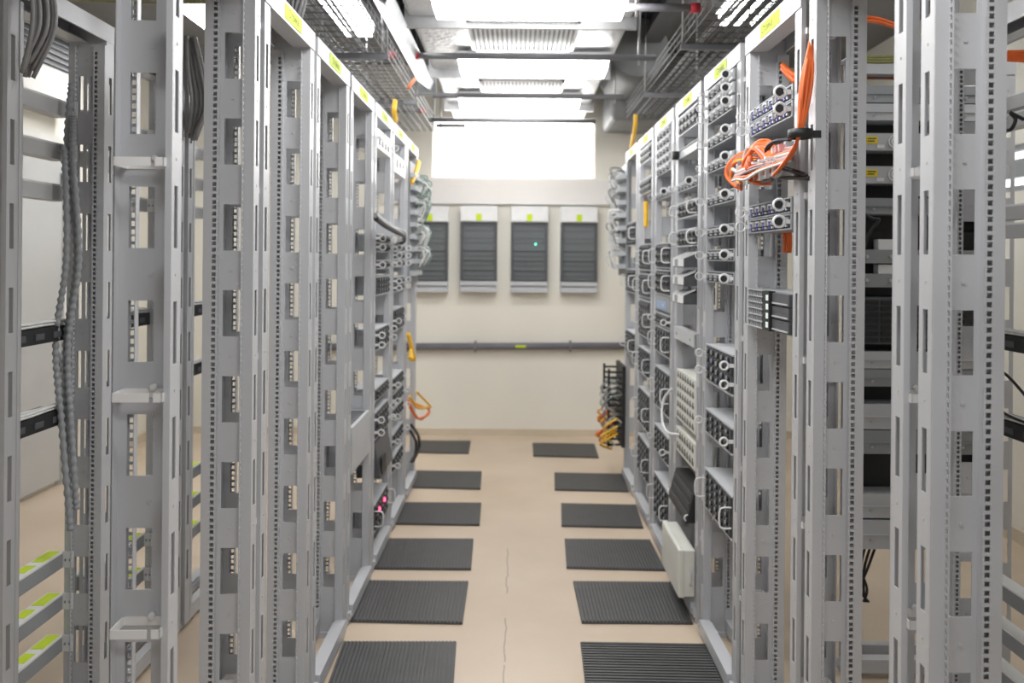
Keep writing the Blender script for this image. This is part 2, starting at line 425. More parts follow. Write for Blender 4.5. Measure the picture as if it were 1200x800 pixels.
def rack_text(body, hd_parent, near, top=2.18, xo=0.0):
    cu = bpy.data.curves.new('lettering', 'FONT'); cu.body = body; cu.size = .032; cu.align_x = 'CENTER'; cu.align_y = 'CENTER'
    o = bpy.data.objects.new('lettering', cu); COL.objects.link(o)
    dg = bpy.context.evaluated_depsgraph_get(); me = bpy.data.meshes.new_from_object(o.evaluated_get(dg))
    bpy.data.objects.remove(o); me.materials.clear(); me.materials.append(M['ink'])
    for v in me.vertices: v.co = Vector((v.co.x+xo, -.0048, top-.029+v.co.y))
    t = bpy.data.objects.new('lettering', me); COL.objects.link(t); t.parent = hd_parent
    return t
WORDS = ['nearest'  , 'second along', 'third along', 'fourth along', 'fifth along', 'sixth along', 'seventh along', 'farthest']
DESC_R = ['empty open grey rack', 'empty open grey rack with tall slotted posts', 'grey rack holding orange fibre cables and blue ported shelves', 'grey rack full of ringed shelves above three knobbed subracks',
          'grey rack with three white toothed trays and an ivory box', 'grey rack with five stacked ported shelves at the top', 'narrow looking grey rack of dark subracks with handles', 'grey rack beside the white cable fan near the back wall']
DESC_L = ['open empty grey rack with large windowed side panel', 'empty open grey rack under a yellow sticker', 'empty open grey rack', 'grey rack holding one plain grey box', 'grey rack with ringed units and two red lights',
          'grey rack of ringed dark units', 'narrow looking grey frame carrying loose white and yellow cables']
protoR = make_rack(+1, wy_near=(.048,.096)); protoL = make_rack(-1, wy_near=(.048,.096))
rightc = [R0-PR/2+PR*i for i in range(8)]
leftc = [L0-PL/2+PL*i for i in range(7)]
RACKS = {}
for i, y in enumerate(rightc):
    o = protoR if i == 0 else copy_tree(protoR)
    o.location = (XR, y, 0); o.rotation_euler = (0,0,ROTR)
    tag(o, DESC_R[i] + ', right row, ' + WORDS[i].replace(' the camera',''), 'rack', 'open racks in the right row'); RACKS['R', i] = o
for i, y in enumerate(leftc):
    if i == 0:
        o = make_rack(-1, hw_near=.30, wy_near=(.048,.096))
    else: o = protoL if i == 1 else copy_tree(protoL)
    o.location = (XL, y, 0); o.rotation_euler = (0,0,ROTL)
    if i == 0:
        an = -.045; o.rotation_euler.z = ROTL - an
        far = Vector((XL, y+.27, 0)); o.location = far - Matrix.Rotation(o.rotation_euler.z, 3, 'Z') @ Vector((.27, 0, 0))
    tag(o, DESC_L[i] + ', left row, ' + WORDS[i].replace(' the camera',''), 'rack', 'open racks in the left row'); RACKS['L', i] = o
def header_of(r): return [c for c in r.children if c.name.startswith('header')][0]
for k, r in RACKS.items():
    if k[1] < 2 and k[0] == 'R': continue
    hd = header_of(r); st = [c for c in hd.children][0]
    rack_text('Стойка 1.1' if k == ('R', 2) else 'Стойка', st, 1)
# second rows behind
X2L, X2R = -1.28, 1.36
LB = [(1.935,.05,0),(1.80,.05,0),(1.675,.05,0),(.54,.05,1),(.41,.05,1),(.28,.05,1)]
RB = [(1.965,.045,0),(1.91,.045,0),(1.635,.045,0),(1.58,.045,0),(.49,.05,0),(.36,.05,0),(.23,.05,0)]
p2L = make_rack(+1, sticker=False, rings=False, bars=LB, back=True)
L2 = [2.435+.58*i for i in range(3)]
R2 = [2.46, 3.20]
D2 = ['grey rack behind the left row with corrugated hoses and three stickered low bars', 'grey rack behind the left row, seen through the windowed side panel', 'grey rack behind the left row, seen in the slot past the windowed panel']
for i, y in enumerate(L2):
    o = make_rack(+1, sticker=False, rings=False, bars=LB, back=True, hw_near=.245, solid_near=True) if i == 0 else p2L if i == 1 else copy_tree(p2L)
    o.location = (X2L-.117, y, 0); o.rotation_euler = (0,0,ROTR); tag(o, D2[i], 'rack', 'racks behind the left row')
o = make_rack(-1, sticker=False, rings=False, bars=RB, back=True); o.location = (X2R+.117, R2[0], 0); o.rotation_euler = (0,0,ROTL)
tag(o, 'grey rack at the right edge with pale crossbars and black patch panels', 'rack', 'racks behind the right row')
o = make_rack(-1, sticker=False, rings=False, hw_near=.245, hw_far=.245); o.location = (1.455, 3.0, 0)
MB().box(-.244, .244, .1195, .124, .45, 2.10).build('shade_sheet', 'black', o, 'black sheet added as shade in the gaps between the drawers')  # added sheet, its black stands in for shade behind the drawer gaps
tag(o, 'grey rack behind the right row filled with grey servers and drawers', 'rack', 'racks behind the right row')

# ------------------------------------------------------------------ rack equipment
PROTO = {}
def d_handle(root, x, z, h, r=.0032, out=.04, mt='white'):
    pts = [(x, .0, z-h/2), (x, -out*.7, z-h/2), (x, -out, z-h/2+.012), (x, -out, z+h/2-.012), (x, -out*.7, z+h/2), (x, .0, z+h/2)]
    MB().tube(smooth(pts, 4), r, 8).build('handle', mt, root)
def guide_ring(root, x, z, r=.0165, thick=.005, mt='clear'):
    MB().ring((x, -.012-r, z), (1,0,0), r, r-thick, .006, 18).box(x-.003, x+.003, -.014, .004, z-.006, z+.006).build('guide_ring', mt, root)
def fibre_shelf(n, h=.043, w=.412, ports=6, blue=1, silver=0, plain=0, rings=True):
    t = thing('fibre_shelf', '', 'patch shelf')
    MB().box(-w/2+.006, w/2-.006, .004, .105, .001, h-.001).build('chassis', 'mgrey' if not plain else 'lgrey', t)
    b = MB(); b.box(-w/2, w/2, -.001, .004, 0, .004); b.box(-w/2, w/2, -.001, .004, h-.004, h)
    b.box(-w/2, -w/2+.012, -.001, .004, .004, h-.004); b.box(w/2-.012, w/2, -.001, .004, .004, h-.004)
    b.build('face_frame', 'mgrey', t)
    pw = (w-.03)/ports; me = None
    if not plain:
        for k in range(ports):
            if me is None:
                p = MB(); a, c = -pw/2+.004, pw/2-.004; m = h/2
                p.box(a, c, .001, .0045, .0055, h-.0055, 0)
                p.box(a+.003, c-.012, -.008, .001, h-.014, h-.009, 1); p.box(a+.003, a+.008, -.008, .001, m-.004, h-.014, 1); p.box(c-.017, c-.012, -.008, .001, m-.004, h-.014, 1)
                p.box(a+.012, c-.022, -.005, .001, m-.001, h-.016, 2); p.box(a+.004, a+.016, -.005, .001, .008, m-.007, 2); p.box(c-.026, c-.014, -.005, .001, .008, m-.007, 1)
                po = p.build('adapter_port', ['hole', 'lgrey', 'blue' if blue else 'dgrey'], t); me = po.data
            else:
                po = bpy.data.objects.new('adapter_port', me); COL.objects.link(po); po.parent = t
            po.location = (-w/2+.015+pw*(k+.5), 0, 0)
    if not plain and rings:
        MB().cyl((n*(w/2-.004), -.034, h/2), (n*(w/2-.020), -.034, h/2), .0105, 14).build('ring_plug', 'black', t)
    if silver:
        MB().box(n*(w/2-.05), n*(w/2+.002), -.012, -.002, .003, h-.003).build('end_plate', 'lgrey', t, bevel=.002)
    if rings:
        guide_ring(t, n*(w/2-.012), h/2, .0185, .0075, 'white'); guide_ring(t, -n*(w/2+.005), h/2, .0165, .003, 'clear')
    return t
def subrack(n, h, rows=4, cols=6, hd='D', w=.412, blue=0, depth=.11, knob=True):
    t = thing('subrack', '', 'subrack')
    b = MB(); b.box(-w/2+.004, w/2-.004, .004, depth, 0, .002); b.box(-w/2+.004, w/2-.004, .004, depth, h-.002, h)
    b.box(-w/2+.004, -w/2+.006, .004, depth, .002, h-.002); b.box(w/2-.006, w/2-.004, .004, depth, .002, h-.002); b.box(-w/2, w/2, -.002, .004, h-.005, h+.001); b.box(-w/2, w/2, -.002, .004, -.001, .004)
    b.build('chassis', 'lgrey', t)
    MB().box(-w/2+.006, w/2-.006, .003, .008, .004, h-.005).build('face_plate', 'dgrey', t)
    cw, rh = (w-.03)/cols, (h-.014)/rows; md = None
    for r in range(rows):
        for c in range(cols):
            if md is None:
                rr = min(cw, rh)*.40
                p = MB(); p.box(-cw*.45, cw*.45, -.003, .003, -rh*.45, rh*.45, 0)
                if knob: p.tube([(0,-.003,0),(0,-.010,0)], [rr, rr*.75], 10, 1); p.ring((0,-.0105,0), (0,1,0), rr*.72, rr*.35, .003, 10, 2)
                else:
                    p.box(-cw*.3, cw*.3, -.010, -.003, -rh*.3, rh*.1, 1); p.box(-cw*.2, cw*.2, -.012, -.010, rh*.12, rh*.3, 2)
                md = p.mesh('module', ['dgrey', 'black', 'mgrey'])
            o = bpy.data.objects.new('module', md); COL.objects.link(o); o.parent = t
            o.location = (-w/2+.015+cw*(c+.5), 0, .007+rh*(r+.5))
    if blue:
        for k in range(blue):
            MB().box(-.004, .004, -.0135, -.0105, -.004, .004).build('blue_lamp', 'blue', t).location = (-w/2+.015+cw*(.5+(k*2) % cols), 0, .007+rh*(.5+(k*3+1) % rows))
    if hd == 'D':
        for s in (-1, 1): d_handle(t, s*(w/2-.010), h/2, min(.07, h*.7))
    elif hd == 'ring':
        for s in (-1, 1): guide_ring(t, s*(w/2-.008), h/2, .0165, .0055, 'white')
    elif hd == '2ring':
        for s in (-1, 1):
            for q in (.28, .74): guide_ring(t, s*(w/2-.008), h*q, .017, .006, 'white')
    return t
def put(side, i, z, key, maker, label, group=None, cat=None, dy=0.0, dx=0.0):
    """place a unit in a rack: side R/L, rack index, bottom height"""
    if key in PROTO: o = copy_tree(PROTO[key])
    else: o = PROTO[key] = maker()
    if side == 'R': o.location = (XR+dx, rightc[i]+dy, z); o.rotation_euler = (0,0,ROTR)
    elif side == 'L': o.location = (XL-dx, leftc[i]+dy, z); o.rotation_euler = (0,0,ROTL)
    elif side == 'r' and i == 1: o.location = (1.455, 3.0, z)
    elif side == 'r': o.location = (X2R+dx, R2[i]+dy, z); o.rotation_euler = (0,0,ROTR)
    elif side == 'l': o.location = (X2L-dx, L2[i]+dy, z); o.rotation_euler = (0,0,ROTL)
    o['label'] = label
    if cat: o['category'] = cat
    if 'group' in o: del o['group']
    if group: o['group'] = group
    return o
fs = lambda: fibre_shelf(1)
G1 = 'blue ported fibre shelves'
put('R', 2, 1.893, 'fs', fs, 'blue ported shelf, upper of the two above the orange cable tangle', G1)
put('R', 2, 1.848, 'fs', fs, 'blue ported shelf directly above the orange cable tangle', G1)
put('R', 2, 1.590, 'fs', fs, 'blue ported shelf, upper of the two below the orange cable tangle', G1)
put('R', 2, 1.545, 'fs', fs, 'blue ported shelf, lower of the two below the orange cable tangle', G1)
# orange fibre patch tray
def fibre_tray():
    t = thing('patch_tray', '', 'patch tray')
    MB().box(-.205, .205, -.004, .11, 0, .004).box(-.205, .205, -.004, 0, .004, .016).build('tray_base', 'lgrey', t)
    MB().box(-.20, .20, .02, .10, .004, .07).build('housing', 'mgrey', t)
    for k in range(12):
        MB().box(-.18+k*.032, -.162+k*.032, -.014, .02, .024, .058, 0).box(-.177+k*.032, -.165+k*.032, -.030, -.014, .032, .050, 1).build('connector', ['lgrey', 'pink' if k % 3 else 'white'], t)
    return t
put('R', 2, 1.725, 'ft', fibre_tray, 'grey patch tray with pink connectors under the orange cables')
# server in R2
def drive_server():
    t = thing('drive_server', '', 'server'); w, h = .40, .115
    MB().box(-w/2, w/2, .006, .114, 0, h).build('chassis', 'mgrey', t)
    g = MB()
    for k in range(9): g.box(-w/2+k*.022, -w/2+.003+k*.022, -.004, .0, 0, h)
    for k in range(7): g.box(-w/2, -w/2+.18, -.006, -.002, k*.0187, k*.0187+.003)
    g.build('wire_grille', 'lgrey', t)
    MB().box(-w/2+.003, -w/2+.178, .0, .006, .002, h-.002).build('grille_backing', 'hole', t)
    MB().box(-.02, .045, -.012, .006, 0, h).build('control_strip', 'black', t)
    for k in range(4): MB().box(.02, .038, -.014, -.012, .010+k*.026, .026+k*.026).build('indicator', 'led_white', t)
    for k in range(3):
        b = MB().box(.05, w/2-.002, -.004, .006, .004+k*.037, .037+k*.037).build('drive_bay', 'dgrey', t)
        MB().box(.055, w/2-.008, -.007, -.004, .007+k*.037, .011+k*.037).build('bay_latch', 'lgrey', b)
    return t
put('R', 2, 1.258, 'ds', drive_server, 'black server with wire grille and three drive bays')
# R3
fsn = lambda: fibre_shelf(1, ports=5, blue=0, silver=1); fs0 = lambda: fibre_shelf(1, ports=5, blue=0)
G3 = 'ringed shelves in the rack behind the orange cables'
for k, w in enumerate(['topmost', 'middle', 'lowest']):
    put('R', 3, 2.070-.045*k, 'fsn', fsn, 'silver ended fibre shelf, %s of three packed under the header' % w, G3)
put('R', 3, 1.884, 'fsn', fsn, 'single silver ended fibre shelf just below the packed three', G3)
put('R', 3, 1.792, 'fsn', fsn, 'single silver ended fibre shelf level with the orange cable loops', G3)
for z, w in ((1.664,'just below the orange cable loops'), (1.545,'uppermost of three evenly spaced below the loops'), (1.458,'middle of three evenly spaced below the loops'), (1.377,'lowest of three evenly spaced below the loops')):
    put('R', 3, z, 'fs0', fs0, 'white ringed fibre shelf, ' + w, G3)
put('R', 3, 1.0, 'sr140', lambda: subrack(1, .140, 4, 5, '2ring', blue=5), 'knobbed dark subrack with blue lamps, highest of three in its rack', 'knobbed subracks')
put('R', 3, .80, 'sr90', lambda: subrack(1, .092, 3, 5, 'ring'), 'thin knobbed dark subrack with one white ring, middle of three', 'knobbed subracks')
put('R', 3, .512, 'sr150', lambda: subrack(1, .150, 5, 5, 'D'), 'tall knobbed dark subrack with white bow handle, lowest of three', 'knobbed subracks')
# R4
sr2 = lambda: subrack(1, .085, 2, 5, None, knob=False)
put('R', 4, 2.02, 'sr2', sr2, 'ported unit at the top of the ivory box rack')
o = put('R', 4, 1.915, 'pl', lambda: fibre_shelf(1, plain=1, rings=False), 'plain pale shelf with a black knob below the top ported unit')
MB().cyl((-.21, -.03, .022), (-.21, .0, .022), .020, 14).build('black_knob', 'black', o)
put('R', 4, 1.765, 'fs0', fs0, 'ringed shelf in the ivory box rack above its bow handled unit')
put('R', 4, 1.645, 'sr70', lambda: subrack(1, .07, 2, 5, 'D', knob=False), 'bow handled ported unit, upper of two above the white toothed trays')
put('R', 4, 1.52, 'sr70b', lambda: subrack(1, .075, 2, 5, 'D', knob=False), 'bow handled ported unit touching the topmost toothed tray')
def tooth_tray():
    t = thing('splice_tray', '', 'splice tray')
    x0, x1 = -.03, .19
    MB().hexa([(x0,-.05,0),(x1,-.05,0),(x1,.08,0),(x0,.08,0),(x0,-.05,.035),(x1,-.05,.035),(x1,.08,.07),(x0,.08,.07)]).build('body', 'dgrey', t)
    MB().box(x0, x1, -.054, -.05, .004, .036).build('front_strip', 'white', t)
    MB().box(x0+.05, x0+.11, -.0555, -.054, .006, .034).build('label_holder', 'mgrey', t)
    MB().hexa([(x0+.004,-.046,.0355),(x1-.004,-.046,.0355),(x1-.004,.078,.0705),(x0+.004,.078,.0705),(x0+.004,-.046,.0365),(x1-.004,-.046,.0365),(x1-.004,.078,.0715),(x0+.004,.078,.0715)]).build('top_recess', 'black', t)
    for k in range(4):
        x = x0+.010+k*.062
        MB().hexa([(x,-.054,.034),(x+.014,-.054,.034),(x+.014,.0,.056),(x,.0,.056),(x,-.054,.040),(x+.014,-.054,.040),(x+.014,.004,.066),(x,.004,.066)]).build('tooth', 'white', t)
    return t
for k, w in enumerate(['topmost', 'middle', 'lowest']):
    put('R', 4, 1.43-.076*k, 'tt', tooth_tray, 'white toothed splice tray, %s of the stack of three' % w, 'toothed splice trays')
t = thing('cross_plate', 'light grey cross plate below the toothed trays', 'plate', (XR, rightc[4], 1.105), ROTR)
MB().box(-.218, .218, -.012, -.008, 0, .055).box(-.218, .218, -.008, .02, .052, .055).build('plate', 'rack', t)
MB().cyl((.15,-.016,.028),(.15,-.012,.028),.007,8).cyl((-.15,-.016,.028),(-.15,-.012,.028),.007,8).build('bolt', 'steel', t)
def perforated(h, rows):
    t = thing('perforated_unit', '', 'power unit'); w = .405
    MB().box(-w/2, w/2, .004, .11, 0, h).build('chassis', 'ivory', t)
    MB().box(-w/2-.004, w/2+.004, .0, .004, -.002, h+.002).build('front_panel', 'ivory', t)
    for r in range(rows):
        for c in range(7):
            x = -w/2+.02+c*.054; z = h*(r+.5)/rows
            if r == 0 and c == 0:
                me = MB().box(0, .034, -.0015, .001, -h/rows*.28, h/rows*.05).box(.008, .022, -.0015, .001, h/rows*.05, h/rows*.3).mesh('socket', ['dgrey'])
            o = bpy.data.objects.new('socket', me); COL.objects.link(o); o.parent = t; o.location = (x, 0, z)
    return t
put('R', 4, .748, 'pf1', lambda: perforated(.218, 5), 'tall ivory unit full of dark slots in the ivory box rack')
put('R', 4, .60, 'pf2', lambda: perforated(.105, 2), 'short ivory slotted unit below the tall slotted one')
def slant_panel():
    t = thing('slanted_panel', '', 'patch panel'); w = .405
    MB().hexa([(-w/2,-.035,0),(w/2,-.035,0),(w/2,.06,0),(-w/2,.06,0),(-w/2,.0,.13),(w/2,.0,.13),(w/2,.06,.13),(-w/2,.06,.13)]).build('body', 'black', t)
    b = MB()
    for r in range(3):
        for c in range(14):
            z = .018+r*.038; yy = -.0365+z*.27; b.box(-w/2+.012+c*.0275, -w/2+.030+c*.0275, yy, yy+.006, z, z+.020)
    b.build('jack_rows', 'dgrey', t)
    for s in (-1, 1): guide_ring(t, s*(w/2-.006), .02, .015, .005, 'white')
    return t
put('R', 4, .385, 'sl', slant_panel, 'slanted black patch panel above the ivory wall box')
e = thing('enclosure_box', 'ivory plastic enclosure box with lid at the foot of the right racks', 'enclosure', (0,0,0))
ex0, ex1, ey0, ey1, ez0, ez1 = .666, .735, 3.45, 3.84, .092, .29
MB().box(ex0+.022, ex1, ey0+.004, ey1-.004, ez0+.004, ez1-.004).build('body', 'ivory', e, bevel=.006)
MB().box(ex0, ex0+.028, ey0, ey1, ez0, ez1).build('lid', 'ivory', e, bevel=.008)
MB().tube(smooth([(ex0+.05,ey0+.006,.15),(ex0+.05,ey0-.012,.156),(ex0+.05,ey0-.012,.204),(ex0+.05,ey0+.006,.21)],4), .004, 8).build('latch', 'lgrey', e)
MB().box(ex1-.002, ex1+.02, ey0+.10, ey1-.10, ez0+.05, ez1-.05).build('mounting_bracket', 'rack', e)
# R5
for k, w in enumerate(['topmost', 'second', 'third', 'fourth', 'lowest']):
    put('R', 5, 2.075-.045*k, 'fsb', lambda: fibre_shelf(1, ports=4, blue=0, rings=False), 'pale ported shelf, %s in the stack of five under a header' % w, 'five stacked ported shelves')
put('R', 5, 1.768, 'fs0', fs0, 'ringed shelf below the stack of five ported shelves')
put('R', 5, 1.42, 'sr125', lambda: subrack(1, .125, 3, 5, 'D', knob=False), 'bow handled dark subrack, upper of two beside the toothed trays')
put('R', 5, 1.375-.09, 'sr125b', lambda: subrack(1, .125, 3, 5, 'D', knob=False), 'bow handled dark subrack, lower of two beside the toothed trays')
t = thing('blank_panel', 'plain dark grey blank panel with pale blue label strip', 'panel', (XR, rightc[5], 1.205), ROTR)
MB().box(-.206, .206, -.001, .03, .0, .075).build('plate', 'mgrey', t); MB().box(-.15, .12, -.004, -.001, .008, .048).build('label_strip', 'bluelabel', t, 'pale blue label strip')
MB().cyl((.05,-.008,.03),(.05,-.004,.03),.006,8).build('white_knob', 'white', t)
put('R', 5, 1.13, 'srr', lambda: subrack(1, .06, 2, 5, 'ring', knob=False), 'thin subrack with one white ring under the pale blue label')
put('R', 5, .985, 'sr130', lambda: subrack(1, .135, 4, 5, 'D'), 'knobbed dark subrack with bow handle under the ringed thin one')
put('R', 5, .70, 'sr220', lambda: subrack(1, .21, 5, 5, 'D'), 'tallest knobbed dark subrack, behind the tall ivory slotted unit')
put('R', 5, .47, 'sr130c', lambda: subrack(1, .135, 4, 5, 'ring'), 'knobbed dark subrack, upper of two above the floor rail behind the ivory box')
put('R', 5, .14, 'sr220', None, 'knobbed dark subrack, lowest, just behind the ivory box')
# R6
put('R', 6, 2.02, 'sr2', sr2, 'ported unit under the header, sixth right hand rack from the slotted posts')
put('R', 6, 1.84, 'sr2', sr2, 'ported unit above the hanging orange strip')
for z, key, w in ((1.40,'sr150','topmost'), (1.245,'sr140b','second'), (1.02,'sr220','third'), (.80,'sr150','fourth'), (.50,'sr220','fifth'), (.22,'sr220','lowest')):
    if key == 'sr140b': put('R', 6, z, key, lambda: subrack(1, .135, 4, 5, 'D'), 'dark bow handled subrack, second of six stacked by the cable ladder', 'subracks next to the cable ladder')
    else: put('R', 6, z, key, None, 'dark bow handled subrack, %s of six stacked by cable ladder' % w, 'subracks next to the cable ladder')
# R7
for z, w in ((1.55,'upper'), (1.25,'middle'), (.85,'lower')):
    put('R', 7, z, 'sr150', None, 'dark subrack, %s of three in the last right hand rack' % w, 'subracks in the last right rack')
# left row
GL = 'ringed units in the left row'
srl = lambda h, rows, hd, knob=False: (lambda: subrack(-1, h, rows, 5, hd, knob=knob))
t = thing('metal_box', 'plain grey metal box with slotted dark top in the left row', 'box', (XL, leftc[3], .585), ROTL)
MB().box(-.205, .205, -.004, .11, 0, .19).build('case', 'lgrey', t, bevel=.003)
b = MB()
for k in range(9): b.box(-.19+k*.042, -.165+k*.042, .01, .10, .19, .1915)
b.build('vent_slots', 'black', t)
t = thing('white_switch', 'white network switch at the top of the left row, above the black cables', 'switch', (XL, leftc[4], 1.975), ROTL)
MB().box(-.205, .205, -.002, .10, 0, .095).build('case', 'white', t, bevel=.003)
for k in range(4): MB().box(-.17+k*.09, -.12+k*.09, -.004, -.002, .02, .05).build('port_block', 'dgrey', t)
for s in (-1, 1): guide_ring(t, s*.2, .05)
t = thing('white_switch', 'white network switch with dark slots under the yellow strap', 'switch', (XL, leftc[5], 1.92), ROTL)
MB().box(-.205, .205, -.002, .10, 0, .10).build('case', 'white', t, bevel=.003)
for k in range(3): MB().box(-.16+k*.12, -.09+k*.12, -.004, -.002, .03+.01*k, .075).build('port_block', 'dgrey', t)
for k, z in enumerate((1.53, 1.488, 1.405)):
    put('L', 4, z, 'fsl', lambda: subrack(-1, .042, 1, 6, 'ring', knob=False), 'thin dark ringed unit, %s of three below the black cable bundle' % ['first','second','third'][k], GL)
put('L', 4, 1.28, 'srl85', srl(.09, 3, None, True), 'dark square studded unit without rings below the three thin ringed units', GL)
put('L', 4, 1.02, 'srl95', srl(.10, 3, '2ring', True), 'knobbed unit with two white rings at mid height, left row', GL)
put('L', 4, .78, 'srl60', srl(.06, 2, None, False), 'thin dark unit without rings under the two ringed knobbed unit', GL)
put('L', 4, .60, 'srl11', srl(.13, 3, '2ring', False), 'dark unit with two rings just above the black hood', GL)
t = thing('black_hood', 'black angular hooded unit low in the left row', 'hooded unit', (XL, leftc[4], .42), ROTL)
MB().hexa([(-.2,-.03,0),(.2,-.03,0),(.2,.09,0),(-.2,.09,0),(-.2,.0,.16),(.2,.0,.16),(.2,.09,.16),(-.2,.09,.16)]).build('hood', 'dgrey', t, bevel=.006)
MB().box(-.17, -.06, -.031, -.024, .01, .09).build('opening', 'black', t)
o = put('L', 4, .165, 'srlred', srl(.13, 3, 'D', False), 'unit with two glowing red lights near the floor, left row', GL)
MB().box(-.13, -.112, -.016, -.010, .085, .098).build('red_light', 'led_red', o, 'glowing red light'); MB().box(.02, .044, -.016, -.010, .085, .1).build('red_light', 'led_red', o, 'glowing red light')
for k, z in enumerate((1.495, 1.452, 1.409, 1.313, 1.276)):
    put('L', 5, z, 'fsl', None, 'thin dark ringed unit, %s of five beside the first wall panel' % ['topmost','second','third','fourth','lowest'][k], GL)
for z, h, w in ((1.06,.12,'level with the wall conduit'), (.74,.07,'uppermost of five below the yellow fibre'), (.655,.07,'second of five below the yellow fibre'), (.57,.07,'third of five below the yellow fibre'), (.435,.07,'fourth of five below the yellow fibre'), (.30,.08,'lowest of five, above floor rail')):
    put('L', 5, z, 'srl%d' % (h*1000), srl(h, 3 if h > .1 else 2, 'ring', True), 'dark ringed subrack at the end of left row, ' + w, GL)

# ------------------------------------------------------------------ second row equipment
def patch_panel(n):
    t = thing('patch_bay', '', 'patch panel'); w = .41
    MB().box(-w/2, w/2, .10, .125, 0, .045).build('face', 'black', t)
    for k in range(4): MB().box(-w/2+.03+k*.095, -w/2+.075+k*.095, .097, .1, .012, .030).build('port_block', 'dgrey', t)
    MB().box(-w/2, w/2, .125, .19, .040, .045).build('cable_shelf', 'black', t)
    return t
def strand_thing(name, label, cat, paths, r, mt, group=None, part='strand'):
    P0 = Vector(paths[0][0]); t = thing(name, label, cat, P0, 0, group)
    for i, p in enumerate(paths):
        mm = mt[i % len(mt)] if isinstance(mt, (list, tuple)) else mt
        MB().tube([Vector(q)-P0 for q in smooth(p, 5)], r, 6).build(part, mm, t)
    return t
for side, L, XX in (('l', L2, X2L), ('r', R2[:1], X2R)):
    for i in range(len(L)):
        for z, w in ((1.20, 'upper'), (.945, 'lower')):
            where = {('l',0): 'behind the leftmost post', ('l',1): 'seen through the windowed side panel', ('l',2): 'seen in the slot beyond the windowed panel', ('r',0): 'at the right edge'}[side, i]
            put(side, i, z, 'pp', lambda: patch_panel(1), '%s black patch panel %s' % (w, where), 'black patch panels behind the rows')
            sg = -1 if side == 'l' else 1; ps = []
            for k in range(7):
                xx = XX + sg*(.108+.008*(k % 4)); zz = z+.051+.008*(k//4)
                ps.append([(xx+random.uniform(-.003,.003), L[i]-.20+.4*q/4, zz+random.uniform(-.001,.002)) for q in range(5)])
            strand_thing('cable_loom', 'white cables on the %s black patch panel %s' % (w, where), 'cable bundle', ps, .0042, ['cwhite','cwhite','lgrey'], 'white cable looms on the patch panels')
# hoses and hanging looms on the left
ps = []
for k, (x0, y0) in enumerate(((-1.36,2.60),(-1.345,2.585),(-1.375,2.57))):
    ps.append([(x0, y0, 1.98-.1*k), (x0+.012*(k-1), y0, 1.75), (x0+.02, y0, 1.45), (x0-.015, y0+.01, 1.2), (x0+.01*(k-1), y0, .95), (x0+.02*k, y0, .75-.06*k)])
t = thing('corrugated_hose', 'three grey corrugated hoses running down inside the leftmost open rack', 'hose', ps[0][0])
for p in ps:
    q = smooth(p, 42); rr = [.0108 if (i % 4) < 2 else .0078 for i in range(len(q))]
    MB().tube([v-Vector(ps[0][0]) for v in q], rr, 8).build('hose', 'mgrey', t)
def loom(label, top, bot, n, spread, r, mt='cgrey', sag=.03):
    ps = []
    for k in range(n):
        a = random.uniform(0, 2*PI); q = random.uniform(.2, 1)*spread
        dx, dy = math.cos(a)*q, math.sin(a)*q; T, B = Vector(top), Vector(bot)
        ps.append([T+Vector((dx*.7,dy*.7,0)), T*.66+B*.34+Vector((dx*1.3+sag*.5,dy*1.3,0)), T*.3+B*.7+Vector((dx*1.5+sag,dy*1.3,0)), B+Vector((dx*.7,dy*.7,random.uniform(-.03,.03)))])
    return strand_thing('cable_loom', label, 'cable bundle', ps, r, mt)
loom('thick grey cable loom hanging beside the leftmost post', (-1.25,2.20,2.30), (-1.245,2.16,1.93), 15, .024, .0055)
loom('thick grey cable loom hanging in the gap right of the windowed panel', (-1.262,3.29,2.30), (-1.25,3.28,1.93), 16, .038, .007)
t = thing('roof_conduit', 'grey pipe with an open end above the racks behind the left row', 'pipe', (-1.55,2.5,2.24))
MB().cyl((0.12,0,0),(.55,.02,0),.03,14).build('pipe', 'tube', t)
strand_thing('cable_loom', 'olive cables crossing above the racks behind the left row', 'cable bundle', [[(-1.75,2.98+.02*k,2.37+.004*k), (-1.4,2.98+.02*k,2.365), (-1.0,2.98+.02*k,2.37)] for k in range(4)], .010, 'olive')
strand_thing('cable_loom', 'olive cables crossing under the orange fibres behind right slotted posts', 'cable bundle', [[at(1003,66+3*k,3.0), at(1030,67+3*k,3.0), at(1056,66+3*k,3.0)] for k in range(3)], .007, 'olive')
# servers behind the right row
def server_unit():
    t = thing('rack_server', '', 'server'); w = .47
    MB().box(-w/2, w/2, .004, .112, 0, .058).build('case', 'lgrey', t)
    MB().box(-w/2-.003, w/2+.003, 0, .004, -.001, .059).build('front_panel', 'lgrey', t)
    lb = MB().box(-.228, -.188, -.002, 0, .022, .048).build('label', 'ylabel', t, 'yellow label')
    MB().box(-.224, -.194, -.003, -.002, .038, .042).box(-.224, -.200, -.003, -.002, .029, .033).build('lettering', 'ink', lb)
    MB().box(-.190, -.165, -.002, 0, .006, .018).build('white_label', 'white', t)
    MB().ring((-.128, -.002, .030), (0,1,0), .024, .020, .004, 20).ring((-.128, -.002, .030), (0,1,0), .014, .010, .004, 16).build('fan_ring', 'white', t)
    return t
put('r', 1, 1.853, 'sv', server_unit, 'pale server with yellow label, upper of two behind right slotted posts', 'yellow labelled servers')
put('r', 1, 1.737, 'sv', server_unit, 'pale server with yellow label, lower of two behind right slotted posts', 'yellow labelled servers')
